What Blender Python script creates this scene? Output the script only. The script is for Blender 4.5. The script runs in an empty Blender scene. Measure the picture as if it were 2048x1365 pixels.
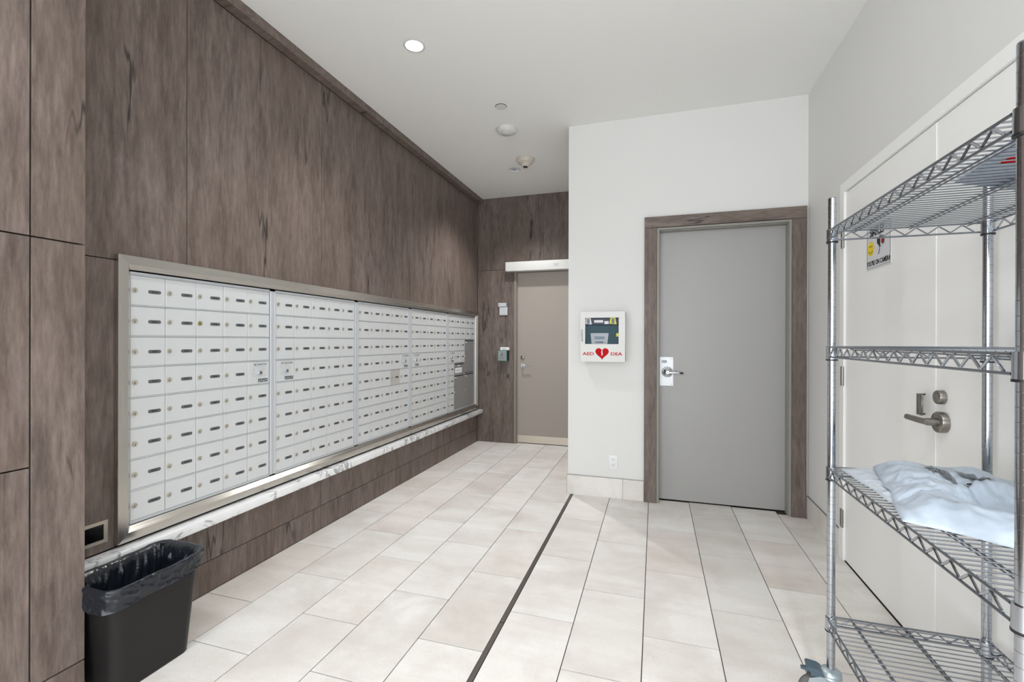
import bpy, bmesh, math, random
from mathutils import Vector, Matrix, noise
PI = math.pi
random.seed(7)
scene = bpy.context.scene
C = scene.collection

# ------------------------------------------------------------------ camera
cam_d = bpy.data.cameras.new('camera')
cam = bpy.data.objects.new('camera', cam_d); C.objects.link(cam)
cam_d.sensor_width = 36.0; cam_d.sensor_fit = 'HORIZONTAL'
cam_d.lens = 922.27/2048*36.0
cam_d.clip_start = 0.02; cam_d.clip_end = 60
R0 = Vector((9.55088340e-01, 2.96308847e-01, 2.70726823e-03))
R1 = Vector((2.86650161e-03, -1.02950571e-04, -9.99995886e-01))
R2 = Vector((-2.96307349e-01, 9.55092172e-01, -9.47696675e-04))
m = Matrix.Identity(4)
for i in range(3):
    m[i][0] = R0[i]; m[i][1] = -R1[i]; m[i][2] = -R2[i]
m[2][3] = 1.30
cam.matrix_world = m
scene.camera = cam

# ------------------------------------------------------------------ world, light, exposure
w = bpy.data.worlds.new('world'); scene.world = w; w.use_nodes = True
w.node_tree.nodes['Background'].inputs[0].default_value = (0.80, 0.90, 1.0, 1)
w.node_tree.nodes['Background'].inputs[1].default_value = 1.0
vs = scene.view_settings
vs.view_transform = 'Standard'; vs.look = 'None'; vs.gamma = 1.0; vs.use_curve_mapping = False
vs.exposure = 0.43
scene.cycles.max_bounces = 10
scene.cycles.diffuse_bounces = 6
scene.cycles.sample_clamp_indirect = 6

def area(name, loc, rot, sx, sy, power, col=(1, 1, 1)):
    l = bpy.data.lights.new(name, 'AREA'); l.shape = 'RECTANGLE'; l.size = sx; l.size_y = sy
    l.energy = power; l.color = col
    o = bpy.data.objects.new(name, l); C.objects.link(o); o.location = loc; o.rotation_euler = rot
    return o
def spot(name, loc, power, ang=118, blend=1.0, rad=.045, col=(1, .995, .99)):
    l = bpy.data.lights.new(name, 'SPOT'); l.energy = power; l.spot_size = math.radians(ang)
    l.spot_blend = blend; l.shadow_soft_size = rad; l.color = col
    o = bpy.data.objects.new(name, l); C.objects.link(o); o.location = loc
    return o
H = 3.12
# unseen soft fill light, added behind the camera to light the whole room
area('rear_fill_light', (-0.55, -2.9, 1.55), (PI/2, 0, 0), 3.0, 2.8, 62, (.95, .975, 1.0))
area('side_fill_light', (-2.12, -2.25, 1.55), (0, -PI/2, 0), 2.4, 1.15, 125, (.95, .975, 1.0))  # unseen fill light, added to brighten the right wall and double door
LIGHTS = [(-1.425, 2.54, 54), (-1.43, 4.687, 98), (-1.42, .39, 30), (.45, .40, 84), (-1.42, -1.7, 30), (.45, -1.7, 30)]  # lamps out of view are assumed, added to light the room
for (lx, ly, lp) in LIGHTS:
    spot('downlight_beam', (lx, ly, H-.012), lp)

# ------------------------------------------------------------------ materials
def s2l(c):
    def f(v):
        v /= 255.0
        return v/12.92 if v <= .04045 else ((v+.055)/1.055)**2.4
    return (f(c[0]), f(c[1]), f(c[2]), 1)
class NT:
    def __init__(s, name):
        s.m = bpy.data.materials.new(name); s.m.use_nodes = True
        s.t = s.m.node_tree; s.b = s.t.nodes['Principled BSDF']
    def n(s, typ, **kw):
        x = s.t.nodes.new(typ)
        for k, v in kw.items():
            if k.startswith('i_'):
                key = k[2:]; key = int(key) if key.isdigit() else key
                x.inputs[key].default_value = v
            else: setattr(x, k, v)
        return x
    def l(s, a, b): s.t.links.new(a, b)
    def mapr(s, src, a, b, c=0.0, d=1.0):
        x = s.n('ShaderNodeMapRange'); s.l(src, x.inputs[0])
        for i, v in enumerate((a, b, c, d)): x.inputs[i+1].default_value = v
        return x.outputs[0]
    def mix(s, fac, c1, c2, bt='MIX'):
        x = s.n('ShaderNodeMix', data_type='RGBA', blend_type=bt)
        if isinstance(fac, float): x.inputs[0].default_value = fac
        else: s.l(fac, x.inputs[0])
        for i, c in ((6, c1), (7, c2)):
            if isinstance(c, tuple): x.inputs[i].default_value = c
            else: s.l(c, x.inputs[i])
        return x.outputs[2]
    def noise(s, vec, scale, detail=4, rough=.55, dist=0.0):
        x = s.n('ShaderNodeTexNoise'); s.l(vec, x.inputs['Vector'])
        x.inputs['Scale'].default_value = scale; x.inputs['Detail'].default_value = detail
        x.inputs['Roughness'].default_value = rough; x.inputs['Distortion'].default_value = dist
        return x.outputs[0]
    def vec(s, sc=(1, 1, 1), rnd=0.0, use='pos'):
        if use == 'pos':
            g = s.n('ShaderNodeNewGeometry').outputs['Position']
        else:
            g = s.n('ShaderNodeTexCoord').outputs['Object']
        if rnd:
            oi = s.n('ShaderNodeObjectInfo').outputs['Random']
            mu = s.n('ShaderNodeVectorMath', operation='SCALE'); mu.inputs[0].default_value = (rnd, rnd*1.7, rnd*.6)
            s.l(oi, mu.inputs[3])
            ad = s.n('ShaderNodeVectorMath', operation='ADD'); s.l(g, ad.inputs[0]); s.l(mu.outputs[0], ad.inputs[1]); g = ad.outputs[0]
        mp = s.n('ShaderNodeMapping'); s.l(g, mp.inputs[0]); mp.inputs['Scale'].default_value = sc
        return mp.outputs[0]
    def bump(s, h, strength, dist=.002):
        x = s.n('ShaderNodeBump'); x.inputs['Strength'].default_value = strength; x.inputs['Distance'].default_value = dist
        s.l(h, x.inputs['Height']); s.l(x.outputs[0], s.b.inputs['Normal'])
def simple(name, rgb, rough=.5, metal=0.0, spec=.5, noise_amt=0.0, coat=0.0):
    t = NT(name); t.b.inputs['Roughness'].default_value = rough; t.b.inputs['Metallic'].default_value = metal
    t.b.inputs['Specular IOR Level'].default_value = spec
    t.b.inputs['Coat Weight'].default_value = coat
    c = s2l(rgb)
    v = t.vec()
    n = t.noise(v, 9, 3)
    a = noise_amt if noise_amt else .03
    d = tuple(x*(1-a) for x in c[:3])+(1,)
    t.l(t.mix(n, d, c), t.b.inputs['Base Color'])
    return t.m
def wood(name, horiz=False, dark=.75):
    t = NT(name)
    if horiz: S = lambda a, b: (b, a, a)
    else: S = lambda a, b: (a, a, b)
    r = 9.0
    n1 = t.noise(t.vec(S(11, 1.8), r), 1.0, 6, .62, .12)       # mottled streaks
    n2 = t.noise(t.vec(S(60, 9), r), 1.0, 5, .7)             # fine grain
    n3 = t.noise(t.vec(S(2.4, 1.1), r), 1.0, 3, .55, .6)     # clouds
    n4 = t.noise(t.vec(S(30, 5), r), 1.0, 5, .7, .15)        # small blotches
    n5 = t.noise(t.vec(S(160, 14), r), 1.0, 3, .7)
    c1 = t.mix(t.mapr(n1, .3, .7), s2l((92, 78, 72)), s2l((146, 131, 123)))
    c = t.mix(t.mapr(n4, .40, .68, 0, .6), c1, s2l((160, 147, 140)))
    c = t.mix(t.mapr(n3, .38, .68, 0, .55), c, s2l((124, 109, 98)))
    c = t.mix(.75, c, t.mix(t.mapr(n2, .32, .68), (.68, .66, .66, 1), (1.24, 1.24, 1.24, 1)), 'MULTIPLY')
    c = t.mix(.6, c, t.mix(n5, (.6, .6, .6, 1), (1.3, 1.3, 1.3, 1)), 'MULTIPLY')
    # knots: dark blurred patches
    k = t.noise(t.vec(S(3.4, 1.2), r*1.3), 1.0, 5, .55, .2)
    c = t.mix(t.mapr(k, .62, .74, 0, .6), c, s2l((72, 62, 58)))
    # long forking cracks: contour lines of stretched noise
    q = t.noise(t.vec(S(2.6, .26), r), 1.0, 5, .5, .08)
    ab = t.n('ShaderNodeMath', operation='SUBTRACT'); t.l(q, ab.inputs[0]); ab.inputs[1].default_value = .5
    ab2 = t.n('ShaderNodeMath', operation='ABSOLUTE'); t.l(ab.outputs[0], ab2.inputs[0])
    line = t.mapr(ab2.outputs[0], .0010, .0052, 1, 0)
    mk = t.mapr(t.noise(t.vec(S(3.5, 1.6), r*2), 1.0, 3), .51, .59, 0, .85)
    mm = t.n('ShaderNodeMath', operation='MULTIPLY'); t.l(line, mm.inputs[0]); t.l(mk, mm.inputs[1])
    c = t.mix(mm.outputs[0], c, s2l((48, 41, 39)))
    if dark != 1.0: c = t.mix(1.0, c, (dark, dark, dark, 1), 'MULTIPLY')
    t.l(c, t.b.inputs['Base Color'])
    t.b.inputs['Roughness'].default_value = .46
    t.b.inputs['Specular IOR Level'].default_value = .35
    t.bump(n2, .25, .0012)
    return t.m
def tile_mat(name):
    t = NT(name); r = 13.0
    n1 = t.noise(t.vec((1.3, 6.0, 1), r), 1.0, 5, .6, .5)
    n2 = t.noise(t.vec((1, 1, 1), r), 2.6, 5, .6, .3)
    n3 = t.noise(t.vec((1, 1, 1), r), 140, 2, .6)
    oi = t.n('ShaderNodeObjectInfo')
    c = t.mix(t.mapr(n1, .35, .7), s2l((233, 231, 228)), s2l((218, 214, 209)))
    c = t.mix(t.mapr(n2, .45, .70, 0, .75), c, s2l((204, 197, 190)))
    c = t.mix(t.mapr(n3, .55, .72, 0, .34), c, s2l((188, 184, 176)))
    c = t.mix(1.0, c, oi.outputs['Color'], 'MULTIPLY')
    t.l(c, t.b.inputs['Base Color'])
    t.b.inputs['Roughness'].default_value = .42
    t.b.inputs['Specular IOR Level'].default_value = .35
    t.bump(n3, .12, .0006)
    return t.m
def brushed(name, rgb, rough=.3, sc=(3, 3, 260), metal=1.0):
    t = NT(name); n = t.noise(t.vec(sc), 1.0, 3, .7)
    c = s2l(rgb); d = tuple(x*.95 for x in c[:3])+(1,)
    t.l(t.mix(n, d, c), t.b.inputs['Base Color'])
    t.b.inputs['Metallic'].default_value = metal
    t.l(t.mapr(n, .3, .7, rough*.85, rough*1.2), t.b.inputs['Roughness'])
    return t.m
def paint(name, rgb, rough=.6, spec=.3, bumpy=.06):
    t = NT(name); n = t.noise(t.vec(), 260, 2, .6); n2 = t.noise(t.vec(), .9, 2)
    c = s2l(rgb); d = tuple(x*.975 for x in c[:3])+(1,)
    t.l(t.mix(n2, d, c), t.b.inputs['Base Color'])
    t.b.inputs['Roughness'].default_value = rough; t.b.inputs['Specular IOR Level'].default_value = spec
    t.bump(n, bumpy, .0008)
    return t.m
def marble(name):
    t = NT(name)
    n = t.noise(t.vec((1, 1, 1)), 3.2, 6, .62, 1.2)
    ab = t.n('ShaderNodeMath', operation='SUBTRACT'); t.l(n, ab.inputs[0]); ab.inputs[1].default_value = .5
    ab2 = t.n('ShaderNodeMath', operation='ABSOLUTE'); t.l(ab.outputs[0], ab2.inputs[0])
    vein = t.mapr(ab2.outputs[0], .004, .030, 1, 0)
    mk = t.mapr(t.noise(t.vec(), 2.6, 3), .42, .56, 0, .95)
    mm = t.n('ShaderNodeMath', operation='MULTIPLY'); t.l(vein, mm.inputs[0]); t.l(mk, mm.inputs[1])
    c = t.mix(t.mapr(t.noise(t.vec(), 5, 3), .4, .7), s2l((240, 241, 242)), s2l((224, 226, 228)))
    c = t.mix(mm.outputs[0], c, s2l((146, 147, 152)))
    t.l(c, t.b.inputs['Base Color']); t.b.inputs['Roughness'].default_value = .22
    return t.m
def emit(name, rgb, st):
    t = NT(name); t.b.inputs['Base Color'].default_value = (0, 0, 0, 1)
    t.b.inputs['Emission Color'].default_value = rgb+(1,); t.b.inputs['Emission Strength'].default_value = st
    return t.m
def glass(name):
    t = NT(name)
    tr = t.n('ShaderNodeBsdfTransparent'); gl = t.n('ShaderNodeBsdfGlossy'); gl.inputs['Roughness'].default_value = .03
    fr = t.n('ShaderNodeFresnel'); fr.inputs[0].default_value = 1.18
    mx = t.n('ShaderNodeMixShader'); t.l(fr.outputs[0], mx.inputs[0]); t.l(tr.outputs[0], mx.inputs[1]); t.l(gl.outputs[0], mx.inputs[2])
    t.l(mx.outputs[0], t.t.nodes['Material Output'].inputs['Surface'])
    return t.m
def bag_black(name):
    t = NT(name); t.b.inputs['Base Color'].default_value = (.010, .013, .019, 1)
    t.b.inputs['Roughness'].default_value = .16; t.b.inputs['Specular IOR Level'].default_value = .5
    n = t.noise(t.vec((1, .6, 1)), 40, 4, .6, 1.2); t.bump(n, .35, .004)
    return t.m
def poly_white(name, rgb=(222, 228, 235)):
    t = NT(name); n = t.noise(t.vec(), 4.0, 3, .55, .8); n2 = t.noise(t.vec((1, 1, 1)), 24, 3, .6, .8)
    c = s2l(rgb); d = (c[0]*.9, c[1]*.93, c[2]*.96, 1)
    t.l(t.mix(n, d, c), t.b.inputs['Base Color'])
    t.b.inputs['Roughness'].default_value = .3; t.b.inputs['Specular IOR Level'].default_value = .5
    t.b.inputs['Subsurface Weight'].default_value = .0
    t.bump(n2, .35, .004)
    return t.m

M = dict(
    wood=wood('grey_oak_laminate'), wood_h=wood('grey_oak_laminate_horizontal', True),
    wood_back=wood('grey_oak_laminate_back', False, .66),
    joint=simple('dark_joint', (34, 28, 27), .8),
    tile=tile_mat('porcelain_tile'), grout=simple('grout', (66, 57, 52), .9),
    white=paint('white_wall_paint', (222, 222, 220)), ceil=paint('ceiling_paint', (236, 236, 234), .8, .2),
    white_gloss=paint('white_door_paint', (242, 242, 240), .35, .4, .02),
    grey_door=paint('grey_door_paint', (160, 159, 157), .34, .5, .03),
    tan_door=paint('taupe_door_paint', (160, 151, 143), .36, .5, .03),
    frame_grey=paint('grey_frame_paint', (142, 140, 133), .4, .4, .02),
    steel=brushed('brushed_stainless', (196, 192, 185), .24, (240, 1.2, 240), 1.0),
    steel_v=brushed('brushed_stainless_upright', (196, 192, 185), .24, (240, 240, 1.2), 1.0),
    kick=brushed('kick_plate_steel', (214, 205, 192), .45, (3, 3, 200)),
    alu=simple('anodised_aluminium', (208, 212, 217), .34, .35),
    mail=simple('silver_powder_coat', (224, 227, 229), .42, .35, .5),
    mail_rail=simple('silver_rail', (208, 212, 216), .38, .5),
    mail_dark=simple('worn_mail_door', (196, 194, 191), .5, .3),
    parcel=simple('parcel_door_grey', (158, 158, 157), .42, .4),
    gap=simple('shadow_gap', (24, 24, 25), .8),
    plate=simple('number_plate_grey', (92, 95, 97), .5), plate_ink=simple('number_ink', (46, 48, 50), .6),
    nickel=simple('nickel_lock', (190, 184, 172), .35, .5), brass=simple('brass_lock', (170, 156, 110), .35, .6),
    chrome=simple('chrome', (206, 210, 216), .1, 1.0), rack=simple('rack_chrome', (182, 187, 194), .14, 1.0), chrome_dull=simple('rack_wire_chrome', (142, 147, 154), .26, 1.0),
    satin_bright=simple('satin_chrome', (186, 189, 194), .35, .9), satin=simple('satin_nickel', (150, 146, 140), .3, 1.0), plate_bright=brushed('bright_lock_plate', (214, 216, 219), .42, (3, 3, 300), .45),
    black=simple('black_plastic', (24, 24, 26), .45), rubber=simple('grey_rubber', (98, 102, 106), .6),
    bin=simple('charcoal_bin_plastic', (32, 31, 31), .42, 0, .28), bag=bag_black('black_bin_liner_film'),
    marble=marble('white_marble'), strip=brushed('floor_strip_metal', (104, 99, 92), .4, (200, 3, 3), .7),
    plastic=simple('white_plastic', (214, 214, 211), .4), beige=simple('off_white_plastic', (206, 198, 188), .45),
    socket=simple('white_socket_plastic', (232, 233, 234), .35), slot=simple('socket_slots', (60, 60, 62), .6),
    red=simple('red_print', (186, 8, 16), .6, 0, .15), teal=simple('teal_case', (10, 66, 78), .6, 0, .2), navy=simple('navy_panel', (16, 32, 62), .5),
    yellow=simple('yellow_plastic', (226, 216, 24), .45), device=simple('device_grey', (172, 176, 184), .45), screen=simple('device_screen', (72, 104, 122), .25),
    label=simple('white_label', (232, 233, 235), .5), ink=simple('black_print', (30, 30, 32), .6), ink_soft=simple('grey_print', (110, 118, 128), .6),
    sign=simple('sign_face', (214, 215, 218), .4), smile=simple('yellow_print', (232, 204, 20), .5),
    poly=poly_white('white_poly_film', (200, 206, 214)), poly2=poly_white('pale_grey_poly_film', (186, 197, 209)), poly3=poly_white('blue_grey_poly_film', (160, 172, 188)),
    caster=simple('zinc_plated_steel', (178, 190, 196), .35, .7), pedal=simple('slate_blue_plastic', (70, 88, 100), .45), wheel=simple('grey_wheel', (152, 158, 164), .5),
    tyre=simple('dark_grey_tyre', (92, 92, 92), .6), tyre_dark=simple('navy_wheel_tread', (34, 50, 62), .6),
    lamp=emit('lamp_glow', (1.0, .98, .95), 9.0), reflector=simple('lamp_reflector', (225, 225, 228), .12, .9),
    lamp_soft=emit('lamp_glow_soft', (.93, .95, 1.0), 4.0),
    green_edge=simple('green_plate_edge', (120, 176, 160), .4), button=brushed('button_steel', (150, 152, 150), .35, (3, 3, 120)),
    glass=glass('clear_glass'), sky=simple('outside_ground', (150, 150, 150), .9), dark=simple('dark_interior', (12, 12, 13), .5), smoke=simple('smoked_glass', (14, 14, 16), .08),
    tan_edge=simple('taupe_frame_paint', (140, 132, 124), .4),
)

# ------------------------------------------------------------------ mesh helpers
class MB:
    """collects shapes into one bmesh; every shape may carry its own material"""
    def __init__(s): s.bm = bmesh.new(); s.mats = []
    def _m(s, mat):
        if mat is None: mat = s.mats[0] if s.mats else None
        if mat not in s.mats: s.mats.append(mat)
        return s.mats.index(mat)
    def box(s, x0, x1, y0, y1, z0, z1, mat=None, bev=0.0, seg=1):
        i = s._m(mat)
        r = bmesh.ops.create_cube(s.bm, size=1.0); v = r['verts']
        for q in v:
            q.co = Vector(((x0+x1)/2+q.co.x*(x1-x0), (y0+y1)/2+q.co.y*(y1-y0), (z0+z1)/2+q.co.z*(z1-z0)))
        f = {q for a in v for q in a.link_faces}
        for q in f: q.material_index = i
        if bev:
            e = {q for a in v for q in a.link_edges}
            rr = bmesh.ops.bevel(s.bm, geom=list(e), offset=bev, segments=seg, affect='EDGES', profile=.5, clamp_overlap=True)
            for q in rr['faces']: q.material_index = i; q.smooth = seg > 1
        return s
    def cyl(s, a, b, r, r2=None, n=16, mat=None, caps=True, smooth=True):
        i = s._m(mat); a = Vector(a); b = Vector(b); d = b-a; L = d.length
        if r2 is None: r2 = r
        rot = d.to_track_quat('Z', 'Y').to_matrix().to_4x4()
        mt = Matrix.Translation((a+b)/2) @ rot
        rr = bmesh.ops.create_cone(s.bm, cap_ends=caps, segments=n, radius1=max(r, 1e-5), radius2=max(r2, 1e-5), depth=L, matrix=mt)
        for q in {q for v in rr['verts'] for q in v.link_faces}:
            q.material_index = i; q.smooth = smooth and len(q.verts) == 4
        return s
    def tube(s, pts, r, n=8, mat=None, closed=False):
        i = s._m(mat); pts = [Vector(p) for p in pts]; rings = []; N = len(pts)
        up = Vector((0, 0, 1))
        for k, p in enumerate(pts):
            if closed: t = pts[(k+1) % N]-pts[k-1]
            else: t = pts[min(k+1, N-1)]-pts[max(k-1, 0)]
            t.normalize()
            u = t.cross(up)
            if u.length < 1e-3: u = t.cross(Vector((1, 0, 0)))
            u.normalize(); v = t.cross(u).normalized()
            rings.append([s.bm.verts.new(p+u*(r*math.cos(2*PI*j/n))+v*(r*math.sin(2*PI*j/n))) for j in range(n)])
        for k in range(N if closed else N-1):
            A = rings[k]; B = rings[(k+1) % N]
            for j in range(n):
                f = s.bm.faces.new((A[j], A[(j+1) % n], B[(j+1) % n], B[j])); f.material_index = i; f.smooth = True
        if not closed:
            for Rg in (rings[0][::-1], rings[-1]):
                f = s.bm.faces.new(Rg); f.material_index = i
        return s
    def lathe(s, prof, mtx, n=32, mat=None):
        i = s._m(mat); rings = []
        for (r, z) in prof:
            rings.append([s.bm.verts.new(mtx @ Vector((max(r, 1e-5)*math.cos(2*PI*j/n), max(r, 1e-5)*math.sin(2*PI*j/n), z))) for j in range(n)])
        for A, B in zip(rings, rings[1:]):
            for j in range(n):
                f = s.bm.faces.new((A[j], A[(j+1) % n], B[(j+1) % n], B[j])); f.material_index = i; f.smooth = True
        return s
    def poly(s, pts, ext, mat=None):
        """flat polygon (list of 3D points) extruded by the vector ext"""
        i = s._m(mat); ext = Vector(ext)
        a = [s.bm.verts.new(p) for p in pts]; b = [s.bm.verts.new(Vector(p)+ext) for p in pts]
        fs = [s.bm.faces.new(a[::-1]), s.bm.faces.new(b)]
        n = len(a)
        for j in range(n): fs.append(s.bm.faces.new((a[j], a[(j+1) % n], b[(j+1) % n], b[j])))
        for f in fs: f.material_index = i
        return s
    def grid(s, fn, nu, nv, mat=None, wrap=False, smooth=True):
        i = s._m(mat)
        g = [[s.bm.verts.new(fn(a/(nu if wrap else nu-1), b/(nv-1))) for b in range(nv)] for a in range(nu)]
        for a in range(nu if wrap else nu-1):
            for b in range(nv-1):
                f = s.bm.faces.new((g[a][b], g[(a+1) % nu][b], g[(a+1) % nu][b+1], g[a][b+1])); f.material_index = i; f.smooth = smooth
        return s
    def mesh(s, name):
        bmesh.ops.recalc_face_normals(s.bm, faces=s.bm.faces)
        me = bpy.data.meshes.new(name); s.bm.to_mesh(me); s.bm.free()
        for mt in s.mats: me.materials.append(mt)
        if any(p.use_smooth for p in me.polygons): me.set_sharp_from_angle(angle=.95)
        return me
def put(name, mesh, parent=None, loc=None):
    o = bpy.data.objects.new(name, mesh); C.objects.link(o)
    if parent is not None: o.parent = parent
    if loc is not None: o.location = loc
    return o
def build(name, mb, parent=None, loc=None, **kw):
    o = put(name, mb.mesh(name), parent, loc)
    for k, v in kw.items(): o[k] = v
    return o
def local(o, base):
    """shift a mesh built in world coordinates so that its origin lies at base"""
    o.data.transform(Matrix.Translation(-Vector(base)))
    return o
def thing(name, label, cat, loc=(0, 0, 0), group=None, kind=None):
    o = bpy.data.objects.new(name, None); C.objects.link(o); o.location = loc; o.empty_display_size = .05
    o['label'] = label; o['category'] = cat
    if group: o['group'] = group
    if kind: o['kind'] = kind
    return o
def part(name, mb, root, **kw):
    """part built in world coordinates under a thing (an Empty at root.location)"""
    o = build(name, mb, root, **kw)
    b = Vector((0, 0, 0)); r = root
    while r is not None: b += Vector(r.location); r = r.parent
    o.data.transform(Matrix.Translation(-b))
    return o
def struct(name, mb, label, cat):
    o = build(name, mb); o['kind'] = 'structure'; o['label'] = label; o['category'] = cat
    return o
def box(x0, x1, y0, y1, z0, z1, mat, bev=0.0, seg=1): return MB().box(x0, x1, y0, y1, z0, z1, mat, bev, seg)
def text_mesh(txt, size, mat, depth=.0006, bold=0.0, sx=1.0):
    """flat lettering in the local XY plane, centred"""
    cu = bpy.data.curves.new('txt', 'FONT'); cu.body = txt; cu.size = size; cu.extrude = depth; cu.offset = bold*size
    cu.align_x = 'CENTER'; cu.align_y = 'CENTER'; cu.resolution_u = 3
    o = bpy.data.objects.new('txt', cu); C.objects.link(o)
    dg = bpy.context.evaluated_depsgraph_get(); dg.update()
    me = bpy.data.meshes.new_from_object(o.evaluated_get(dg))
    bpy.data.objects.remove(o); bpy.data.curves.remove(cu)
    me.materials.clear(); me.materials.append(mat)
    me.transform(Matrix.Diagonal((sx, 1, 1, 1)))
    return me
def basis(origin, ex, ey):
    ex = Vector(ex).normalized(); ey = Vector(ey).normalized(); ez = ex.cross(ey)
    mt = Matrix.Identity(4)
    for i in range(3): mt[i][0] = ex[i]; mt[i][1] = ey[i]; mt[i][2] = ez[i]; mt[i][3] = origin[i]
    return mt

XL, XR, YW, YB, XC = -2.19, 1.075, 3.89, 5.56, -0.705
YREAR = -3.0

# ------------------------------------------------------------------ floor
fl = struct('floor', box(-2.6, 1.6, YREAR, 6.0, -.12, -.0035, M['grout']), 'pale porcelain tile floor laid in long staggered planks', 'floor')
EX = [-2.19, -1.903, -1.596, -1.290, -0.983, -0.681, -0.659, -0.355, -0.047, 0.263, 0.572, 0.882, 1.075]
P = .6165
cols = [(0, 1, 0), (1, 2, 1), (2, 3, 0), (3, 4, 1), (4, 5, 0), (6, 7, 1), (7, 8, 0), (8, 9, 1), (9, 10, 0), (10, 11, 1), (11, 12, 0)]
g = .0021
tints = {}
def tint():
    r = random.random()
    if r < .12: return (.955, .925, .91)
    if r < .3: return (.96, .955, .945)
    if r < .45: return (1.0, .99, .975)
    v = random.uniform(.975, 1.01); return (v, v, v*.995)
for ci, (a, b, par) in enumerate(cols):
    x0, x1 = EX[a]+g, EX[b]-g
    yend = 5.62 if x1 < -.65 else (3.97 if 0.0 < (x0+x1)/2 < .96 or ci in (7, 9) else 3.90)
    if ci == 5: yend = 3.90
    y = (1.8 if par == 0 else 1.494) - P*4
    while y < yend-.01:
        ya, yb = y+g, min(y+P-g, yend)
        c = (x0+x1)/2, y
        t = build('tile', box(x0, x1, ya, yb, -.0095, 0.0, M['tile']).__class__().box(-(x1-x0)/2, (x1-x0)/2, -(yb-ya)/2, (yb-ya)/2, -.0095, 0, M['tile']), fl, ((x0+x1)/2, (ya+yb)/2, 0))
        tc = tint()
        if ci == 8: tc = (.905, .905, .895)
        if ci == 2 and 3.5 < y < 3.8: tc = (.93, .905, .90)
        if ci == 0 and y < 2.0: tc = (.93, .905, .88)
        t.color = tc+(1,)
        y += P
t = build('tile', box(-2.19, 1.075, YREAR, -.97, -.0095, 0, M['tile']), fl); t['kind'] = 'stuff'
t = build('expansion_strip', box(-.6795, -.6605, -.9, 2.012, -.0095, .0008, M['strip']), fl)
t = build('expansion_strip', box(-.6795, -.6605, 2.016, 3.90, -.0095, .0008, M['strip']), fl)

# ------------------------------------------------------------------ ceiling with light recesses
cmb = box(-2.6, 1.6, YREAR, 6.0, H, H+.25, M['ceil'])
ceil = struct('ceiling', cmb, 'flat pale painted ceiling', 'ceiling')
dg = bpy.context.evaluated_depsgraph_get()
cut = MB()
for (lx, ly, lp) in LIGHTS: cut.cyl((lx, ly, H-.1), (lx, ly, H+.11), .0555, n=40, mat=M['ceil'])
co = build('cutter', cut)
md = ceil.modifiers.new('b', 'BOOLEAN'); md.object = co; md.operation = 'DIFFERENCE'; md.solver = 'EXACT'
dg.update(); dg = bpy.context.evaluated_depsgraph_get()
nm = bpy.data.meshes.new_from_object(ceil.evaluated_get(dg))
ceil.modifiers.clear(); ceil.data = nm; bpy.data.objects.remove(co)
ceil['kind'] = 'structure'

# ------------------------------------------------------------------ walls
def panel(parent, axis, pos, t, a0, a1, z0, z1, mat=None, name='panel', b0=None):
    """laminate panel; axis 'x': face normal along x at x=pos, spanning y a0..a1; 'y': face at y=pos spanning x"""
    mat = mat or M['wood']; g = .0018
    if axis == 'x': o = box(pos-t if t > 0 else pos, pos if t > 0 else pos-t, a0+g, a1-g, z0+g, z1-g, mat, .0008)
    else: o = box(a0+g, a1-g, pos, pos+t, z0+g, z1-g, mat, .0008)
    return build(name, o, parent)
wl = struct('wall_left', MB().box(-2.6, -2.204, YREAR, 6.0, 0, .455, M['joint']).box(-2.6, -2.204, YREAR, 6.0, 1.625, H, M['joint'])
            .box(-2.6, -2.204, YREAR, 1.395, .455, 1.625, M['joint']).box(-2.6, -2.204, 5.50, 6.0, .455, 1.625, M['joint'])
            .box(-2.6, -2.40, 1.395, 5.50, .455, 1.625, M['joint']), 'wall clad in tall grey oak laminate panels around the mailboxes', 'wall')
ys = [.73, 1.684, 2.638, 3.597, 4.567, 5.56]
for a, b in zip(ys, ys[1:]): panel(wl, 'x', XL, .012, a, b, 1.639, 3.062)
panel(wl, 'x', XL, .012, .73, 1.372, .416, 1.639)
panel(wl, 'x', XL, .012, 5.532, 5.56, .416, 1.639)
panel(wl, 'x', XL, .012, -.3, .73, 1.639, 3.062); panel(wl, 'x', XL, .012, -.3, .73, .416, 1.639)
panel(wl, 'x', XL, .012, 1.372, 5.532, .416, .44)
for a, b in zip([-.3]+ys, ys):
    panel(wl, 'x', XL, .012, a, b, .160, .366); panel(wl, 'x', XL, .012, a, b, .0, .160)

wp = struct('wall_pillar', box(-2.188, -1.9785, -1.6, 1.120, 0, H, M['joint']), 'projecting wall pillar clad in grey oak laminate panels at the left edge', 'wall')
for z0, z1 in ((0, .145), (.145, 1.640), (1.640, H)):
    g2 = .0025
    build('panel', box(-1.9775, -1.964, .980+g2, 1.133, z0+g2, z1-g2, M['wood'], .001), wp)
for z0, z1 in ((0, .877), (.877, 1.640), (1.640, H)):
    build('panel', box(-1.9775, -1.964, .03+g2, .980-g2, z0+g2, z1-g2, M['wood'], .001), wp)
    build('panel', box(-1.9775, -1.964, -.92+g2, .03-g2, z0+g2, z1-g2, M['wood'], .001), wp)
for z0, z1 in ((0, .145), (.145, 1.640), (1.640, H)):
    build('panel', box(-2.189, -1.979, 1.121, 1.133, z0+g2, z1-g2, M['wood'], .0006), wp)

tr = struct('trim_1', box(-2.189, -2.124, 1.134, 5.559, 3.0625, H, M['wood_h'], .001), 'grey oak laminate trim board running along the top of the mailbox wall', 'trim')

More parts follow.
